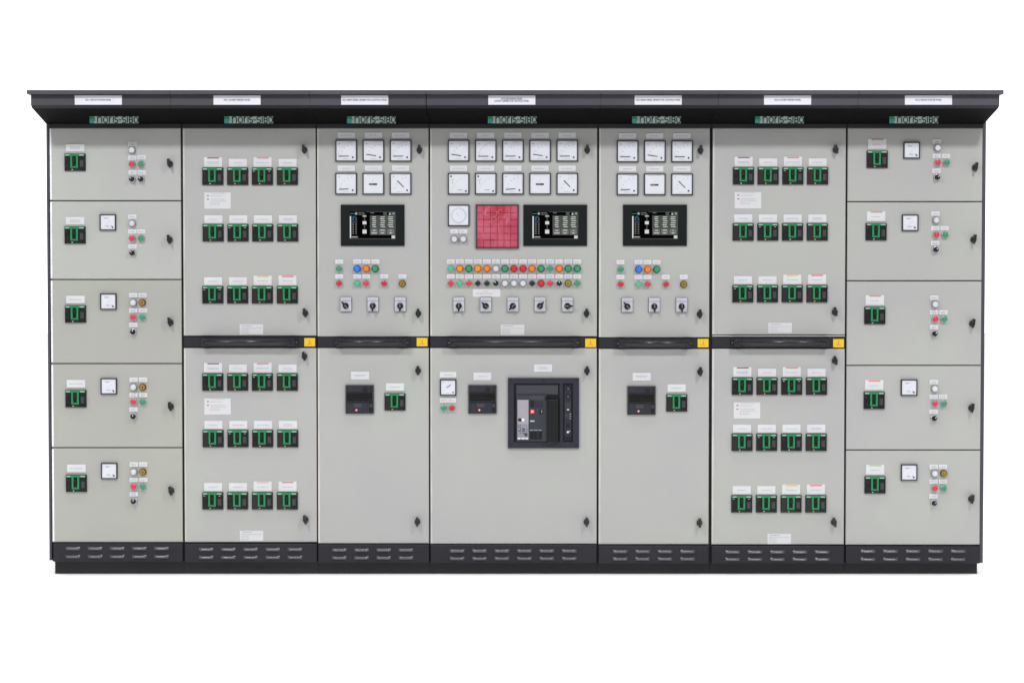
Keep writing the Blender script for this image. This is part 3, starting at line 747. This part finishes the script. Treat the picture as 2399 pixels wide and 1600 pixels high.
# --- generator cabinets
for c, ox, oy, mx, hm, hr, sel in ((C3, 0, 0, (795.2, 857.7, 920), (798.8, 480.2, 947.6, 576.4), (790.5, 813.5, 786, 960, (988.8, 801.4)), (810.5, 873.8, 937.9)),
                         (C5, 658.9, 1.9, (1440.8, 1503.2, 1565.8), (1459.5, 480.2, 1608.8, 576.4), (792.5, 815.5, 1445, 1622, (1647.2, 803.8)), (1469.2, 1532.5, 1596.5))):
    R = c['root']; f5 = c is C5
    d_u = door(c, 300.5, 788.5 + oy, 'door_grey_green'); d_l = door(c, 815.5 + oy, 1272.5 + oy, 'door_grey_green' if not f5 else 'door_grey')
    yo = 1.5 if f5 else 0
    for k, kk in enumerate(('flat', 'tilt', 'flat')): meter(R, *d2(mx[k], 347 + yo), 50.5, kk); add_label(R, *d2(mx[k] - .2, 311.5 + yo), 40.5, 14, seed=k)
    for k, kk in enumerate(('rise', 'count', 'mid')): meter(R, *d2(mx[k] - .2, 422.5 + yo), 50.5, kk); add_label(R, *d2(mx[k] - .2, 387 + yo), 40.5, 14, seed=k + 3)
    hmi(R, *hm)
    for px, col, k in ((794.7, 'green', 'p'), (837, 'blue', 'l'), (858.2, 'orange', 'l'), (879.4, 'green', 'l')):
        px += ox; (push if k == 'p' else lamp)(R, px, 629.8 + oy * .8, col); add_label(R, px, 613.3 + oy * .7, 18.8, 11, seed=int(px) % 5)
    for px, col in ((794.7, 'red'), (837, 'mint'), (858, 'pink'), (900.6, 'red'), (942.7, None)):
        px += ox
        if col: push(R, px, 664.2 + oy, col)
        else: rotary(R, px, 664.4 + oy, 'key')
        add_label(R, px, 648 + oy * .7, 18.8, 11, seed=int(px) % 5)
    for px, an in zip(sel, (-42, 180, 180)): cam_switch(R, px, 713.4 + oy * .8, an)
    hinge_rail(c, *hr)
    lks = [(963, 345.5), (960.5, 720), (960, 851), (958.5, 1197)] if not f5 else [(1608, 346.5), (1606, 721.5), (1607, 853.5), (1605.5, 1199.5)]
    for j, q in enumerate(lks): lock(d_u if j < 2 else d_l, *d2(*q), 0)
    bx, by = (842.9, 935.2) if not f5 else d2(1472.5, 919)
    big_breaker(R, bx, by); add_label(R, bx + .8, by - 55.5, 42.6, 18.6, lines=2, seed=2)
    bx, by = (925.6, 941) if not f5 else d2(1553.5, 924.7)
    breaker(R, bx, by, variant=1); add_label(R, bx - .3, by - 34.5, 42.6, 18.4, seed=7)

# --- synchronising cabinet
R = C4['root']
d_u = door(C4, 300.5, 788.0, 'door_grey_green'); d_l = door(C4, 815.5, 1273.5, 'door_grey_green')
mx4 = (1053, 1115.3, 1177.7, 1240, 1302.3)
for x, kk, k2, n in zip(mx4, ('tilt', 'wide', 'flat', 'tilt', 'flat'), ('dual', 'dual', 'rise', 'count', 'mid'), range(5)):
    meter(R, *d2(x, 347), 50.3, kk); add_label(R, *d2(x - .3, 311.8), 40.5, 14, seed=n)
    meter(R, *d2(x, 422.5), 50.3, k2); add_label(R, *d2(x - .3, 387.3), 40.5, 14, seed=n + 2)
meter(R, *d2(1053.2, 495.2), 50.3, 'sync')
for x in (1043.2, 1063.6): add_label(R, *d2(x, 531.8), 19.3, 11, seed=1); lamp(R, *d2(x, 549.3), 'white')
hmi(R, 1226.2, 480.2, 1375, 576.6)
x, z = P(1292, 466.6); b = MB(); dashes(b, -7 * U, 7 * U, 0, 1.3 * U, -.0004, 'dial_ink', random.Random(1)); put('printed_note', b.mesh('printed_note'), R, (x, 0, z))
# annunciator
x, z = P(1165, 531); W, H = 50.6 * U, 51.6 * U
def ann():
    b = MB(); i = 3.2 * U; b.box(-W + i, W - i, -.006, -.001, -H + i, H - i, 'tile_groove')
    n = 6; cw = (2 * W - 2 * i) / n; chh = (2 * H - 2 * i) / n
    for r in range(n):
        for k in range(n):
            a = -W + i + k * cw; c = -H + i + r * chh; g = .35 * U
            b.bbox(a + g, a + cw - g, -.010 - .0006 * ((r * 3 + k * 5) % 3), -.0061, c + g, c + chh - g, 'tile_red', c=.0009)
    return b
an = put('annunciator_panel', cached('annunciator_panel', ann), R, (x, 0, z), 'red annunciator window panel')
b = MB(); rr = random.Random(12)
for k in range(34):
    u, v = rr.uniform(-.6, .7) * W, rr.uniform(-.8, .8) * H; a = rr.uniform(0, 360); rad = rr.uniform(7, 16) * U; sw = rr.uniform(40, 110)
    pts = [(min(max(p_[0], -W * .9), W * .9), min(max(p_[1], -H * .9), H * .9)) for p_ in arc(u, v, rad, a, a + sw, 7)]
    b.ribbon(pts, rr.uniform(.6, 1.3) * U, -.0118, 'film_crease')
put('protective_film', b.mesh('protective_film'), an, (x, 0, z))
b = MB()
for (x0, x1, z0, z1) in ((-W, W, H - 3 * U, H), (-W, W, -H, -H + 3 * U), (-W, -W + 3 * U, -H + 3 * U, H - 3 * U), (W - 3 * U, W, -H + 3 * U, H - 3 * U)):
    b.bbox(x0, x1, -.013, 0, z0, z1, 'annunciator_frame', c=.001)
put('frame', b.mesh('annunciator_frame'), an, (x, 0, z))
b = MB(); dashes(b, -28 * U, -7 * U, -31.5 * U, 1.6 * U, -.0126, 'ink', random.Random(9)); put('printed_note', b.mesh('print'), an, (x, 0, z))
r1 = [('p', 'mint'), 'amber', 'green', 'amber', 'orange', 'white', 'green', 'red', 'red', 'orange', 'green', ('p', 'green'), 'orange', 'green', 'green']
r2 = [('p', 'pink'), ('p', 'mint'), ('p', 'pink'), ('p', 'black'), ('p', 'black'), ('r', -30), 'white', 'white', 'white', ('p', 'black'), 'red', ('p', 'pink'), ('r', 0), ('k', 'olive'), ('p', 'green')]
for row, y, yl in ((r1, 629.6, 613.3), (r2, 664, 648)):
    for k, q in enumerate(row):
        px = 1056.1 + 21.15 * k
        if isinstance(q, str): lamp(R, px, y, q)
        elif q[0] == 'p': push(R, px, y, q[1])
        elif q[0] == 'r': rotary(R, px, y, None, q[1])
        else: rotary(R, px, y, q[1])
        add_label(R, px, yl, 18.3, 11, seed=(k * 3) % 7, lines=1 + (k % 2))
x, z = P(1140, 686.5); put('notice_sticker', sticker_mesh('note'), R, (x, 0, z))
for px, an_ in zip((1075, 1138, 1201.5, 1265, 1329), (180, -48, -135, 42, 90)): cam_switch(R, px, 713.8, an_)
x, z = P(*d2(1176.7, 757.3)); put('rating_plate', sticker_mesh('rating'), R, (x, 0, z))
for j, q in enumerate([(1348, 345.5), (1346.5, 720), (1347.5, 851.5), (1346.5, 1197.5)]): lock(d_u if j < 2 else d_l, *d2(*q), 0)
hinge_rail(C4, 790.5, 813.5, 1050, 1358, (1383.7, 803.3))
meter(R, 1050, 907.4, 38.3, 'amp'); add_label(R, 1049.8, 878, 39, 14, seed=3)
for px, col in ((1039.8, 'green'), (1059, 'red')): push(R, px, 955.2, col); add_label(R, px, 937.8, 19, 11.5, seed=2)
big_breaker(R, 1130.3, 935.2); add_label(R, 1130, 881.5, 41.6, 18.4, seed=3)
add_label(R, 1272.3, 862.2, 42.8, 18, lines=2, seed=4)
# draw-out air circuit breaker
x, z = P(1273.3, 967.3); q = U / 8.96
W, H = 83.4 * U, 82.4 * U
def T(v): return H - (v - 42) * q
def L(u): return -W + (u - 42) * q
b = MB()
for (a0, a1, v0, v1) in ((42, 1535, 42, 160), (42, 1535, 1385, 1518), (42, 168, 160, 1385), (1405, 1535, 160, 1385), (1125, 1198, 160, 1385)):
    b.bbox(L(a0), L(a1), -.012, 0, T(v1), T(v0), 'acb_frame', c=.0008)
for (u, v) in ((100, 90), (790, 92), (1480, 92), (97, 775), (1470, 775), (100, 1448), (790, 1448), (1475, 1448)):
    b.lathe(L(u), T(v), [(17 * q, -.012), (17 * q, -.0128)], 'acb_dark', n=12)
acb = put('circuit_breaker', b.mesh('drawout_breaker'), R, (x, 0, z), 'large draw-out circuit breaker in a square black frame')
b = MB(); b.box(L(168), L(1125), -.0015, -.0002, T(1385), T(160), 'acb_dark')
b.bbox(L(215), L(1095), -.006, -.00151, T(395), T(190), 'acb_grey', c=.001)
b.bbox(L(215), L(865), -.016, -.00151, T(1375), T(400), 'acb_body', c=.0015)
b.bbox(L(490), L(800), -.017, -.0161, T(490), T(420), 'acb_grey', c=.0004)
b.bbox(L(590), L(775), -.0172, -.0161, T(665), T(525), 'acb_frame', c=.0004); b.box(L(510), L(585), -.0168, -.0161, T(660), T(515), 'acb_dark')
b.box(L(700), L(785), -.0172, -.0161, T(795), T(700), 'acb_dark'); b.box(L(745), L(758), -.0176, -.01721, T(770), T(715), 'mark_white')
b.box(L(510), L(600), -.0170, -.0161, T(960), T(930), 'breaker_lite')
for a in (505, 590, 680): b.box(L(a), L(a + 68), -.0170, -.0161, T(1142), T(1130), 'mark_white'); b.bbox(L(a), L(a + 72), -.0185, -.0161, T(1330), T(1160), 'breaker_black', c=.001)
put('breaker_unit', b.mesh('breaker_unit'), acb, (x, 0, z))
b = MB(); b.bbox(L(865), L(1095), -.034, -.0016, T(1385), T(495), 'acb_cover', c=.003); b.bbox(L(820), L(864), -.022, -.0161, T(500), T(415), 'acb_dark', c=.001)
b.bbox(L(870), L(990), -.030, -.010, T(1400), T(1386), 'acb_grey', c=.0005)
put('charging_handle', b.mesh('charging_handle'), acb, (x, 0, z))
b = MB(); b.bbox(L(240), L(475), -.021, -.0161, T(1330), T(500), 'acb_panel', c=.001)
b.box(L(245), L(470), -.0214, -.02101, T(1285), T(1010), 'acb_panel_low'); b.box(L(255), L(325), -.0214, -.02101, T(950), T(885), 'knob_black'); b.box(L(333), L(385), -.0214, -.02101, T(945), T(890), 'plate_white')
rr = random.Random(4)
for v in (1022, 1065, 1110, 1150, 1200):
    for u in (260, 300, 345, 375, 430): 
        if rr.random() < .75: b.box(L(u), L(u + rr.uniform(12, 32)), -.0218, -.02141, T(v + 12), T(v - rr.uniform(4, 14)), 'acb_frame')
b.lathe(L(420), T(1230), [(32 * q, -.0214), (30 * q, -.025)], 'acb_grey', n=16)
for u in (245, 330, 405): b.box(L(u), L(u + 58), -.0218, -.02101, T(1326), T(1295), 'plate_white')
put('trip_unit', b.mesh('trip_unit'), acb, (x, 0, z))
b = MB(); b.bbox(L(508), L(598), -.021, -.0161, T(788), T(702), 'red_button', c=.001); b.box(L(528), L(580), -.0215, -.02101, T(772), T(718), 'red_button_mark'); put('trip_button', b.mesh('trip_button_square'), acb, (x, 0, z))
b = MB(); b.box(L(1198), L(1405), -.0015, -.0002, T(1385), T(160), 'acb_dark'); b.bbox(L(1225), L(1375), -.005, -.00151, T(1365), T(190), 'acb_frame', c=.0008)
for v in (262, 430): b.lathe(L(1307), T(v), [(58 * q, -.005), (58 * q, -.0064), (38 * q, -.0064)], 'acb_dark', n=22); b.lathe(L(1307), T(v + 8), [(36 * q, -.0065), (34 * q, -.0090)], 'acb_grey', n=18)
for (a0, a1, v0, v1, m) in ((1240, 1360, 560, 680, 'acb_body'), (1280, 1330, 695, 725, 'mark_white'), (1240, 1320, 790, 890, 'acb_body'), (1335, 1370, 795, 805, 'mark_white'), (1335, 1370, 840, 850, 'mark_white'), (1335, 1370, 890, 900, 'mark_white'),
                            (1265, 1340, 1005, 1080, 'acb_dark'), (1280, 1320, 1160, 1198, 'plate_white'), (1330, 1350, 1150, 1175, 'mark_white'), (1240, 1370, 1270, 1345, 'acb_dark')):
    b.box(L(a0), L(a1), -.0064, -.00501, T(v1), T(v0), m)
put('racking_panel', b.mesh('racking_panel'), acb, (x, 0, z))

# ------------------------------------------------------------------ floor
b = MB(); b.add([(-40, -2.55, 0), (40, -2.55, 0), (40, 45, 0), (-40, 45, 0)], [(0, 1, 2, 3)], 'floor_white')
fl = put('floor', b.mesh('floor'), None, (0, 0, 0)); fl['kind'] = 'structure'

# ------------------------------------------------------------------ light
w = bpy.data.worlds.new('World'); S.world = w; w.use_nodes = True; nt = w.node_tree
bg = nt.nodes['Background']; tc = nt.nodes.new('ShaderNodeTexCoord'); sp = nt.nodes.new('ShaderNodeSeparateXYZ'); rp = nt.nodes.new('ShaderNodeValToRGB')
mr = nt.nodes.new('ShaderNodeMapRange'); mr.inputs['From Min'].default_value = -1; mr.inputs['From Max'].default_value = 1
nt.links.new(tc.outputs['Generated'], sp.inputs['Vector']); nt.links.new(sp.outputs['Y'], mr.inputs['Value']); nt.links.new(mr.outputs['Result'], rp.inputs['Fac'])
e = rp.color_ramp.elements; e[0].position = .42; e[0].color = (.30, .30, .30, 1); e[1].position = .62; e[1].color = (1, 1, 1, 1)
nt.links.new(rp.outputs['Color'], bg.inputs['Color']); bg.inputs['Strength'].default_value = 1.9
def area(name, loc, target, size, power, color=(1, 1, 1)):
    l = bpy.data.lights.new(name, 'AREA'); l.shape = 'RECTANGLE'; l.size = size[0]; l.size_y = size[1]; l.energy = power; l.color = color
    o = bpy.data.objects.new(name, l); COL.objects.link(o); o.location = loc
    o.rotation_euler = (Vector(target) - Vector(loc)).to_track_quat('-Z', 'Y').to_euler(); return o
area('key_light', (-2.6, -4.1, 4.55), (-2.2, 0, 1.6), (.5, .35), 118)
area('second_light', (2.6, -4.1, 4.55), (2.2, 0, 1.6), (.5, .35), 118)
area('floor_fill_light', (0, -1.25, 6.3), (0, -1.15, 0), (7.5, .8), 215)  # added lamp, not a known fixture; brightens the floor to white

# ------------------------------------------------------------------ camera
cam = bpy.data.cameras.new('camera'); co = bpy.data.objects.new('camera', cam); COL.objects.link(co)
co.location = (0, -D, ZC); co.rotation_euler = (math.pi / 2 - TILT, 0, 0)
cam.sensor_fit = 'HORIZONTAL'; cam.sensor_width = 36; cam.lens = 36 * F / 2399; cam.clip_end = 200; cam.clip_start = .1
S.camera = co
S.view_settings.view_transform = 'Standard'; S.view_settings.look = 'None'; S.view_settings.gamma = 1; S.view_settings.exposure = 0
S.view_settings.use_curve_mapping = False
S.cycles.use_denoising = True
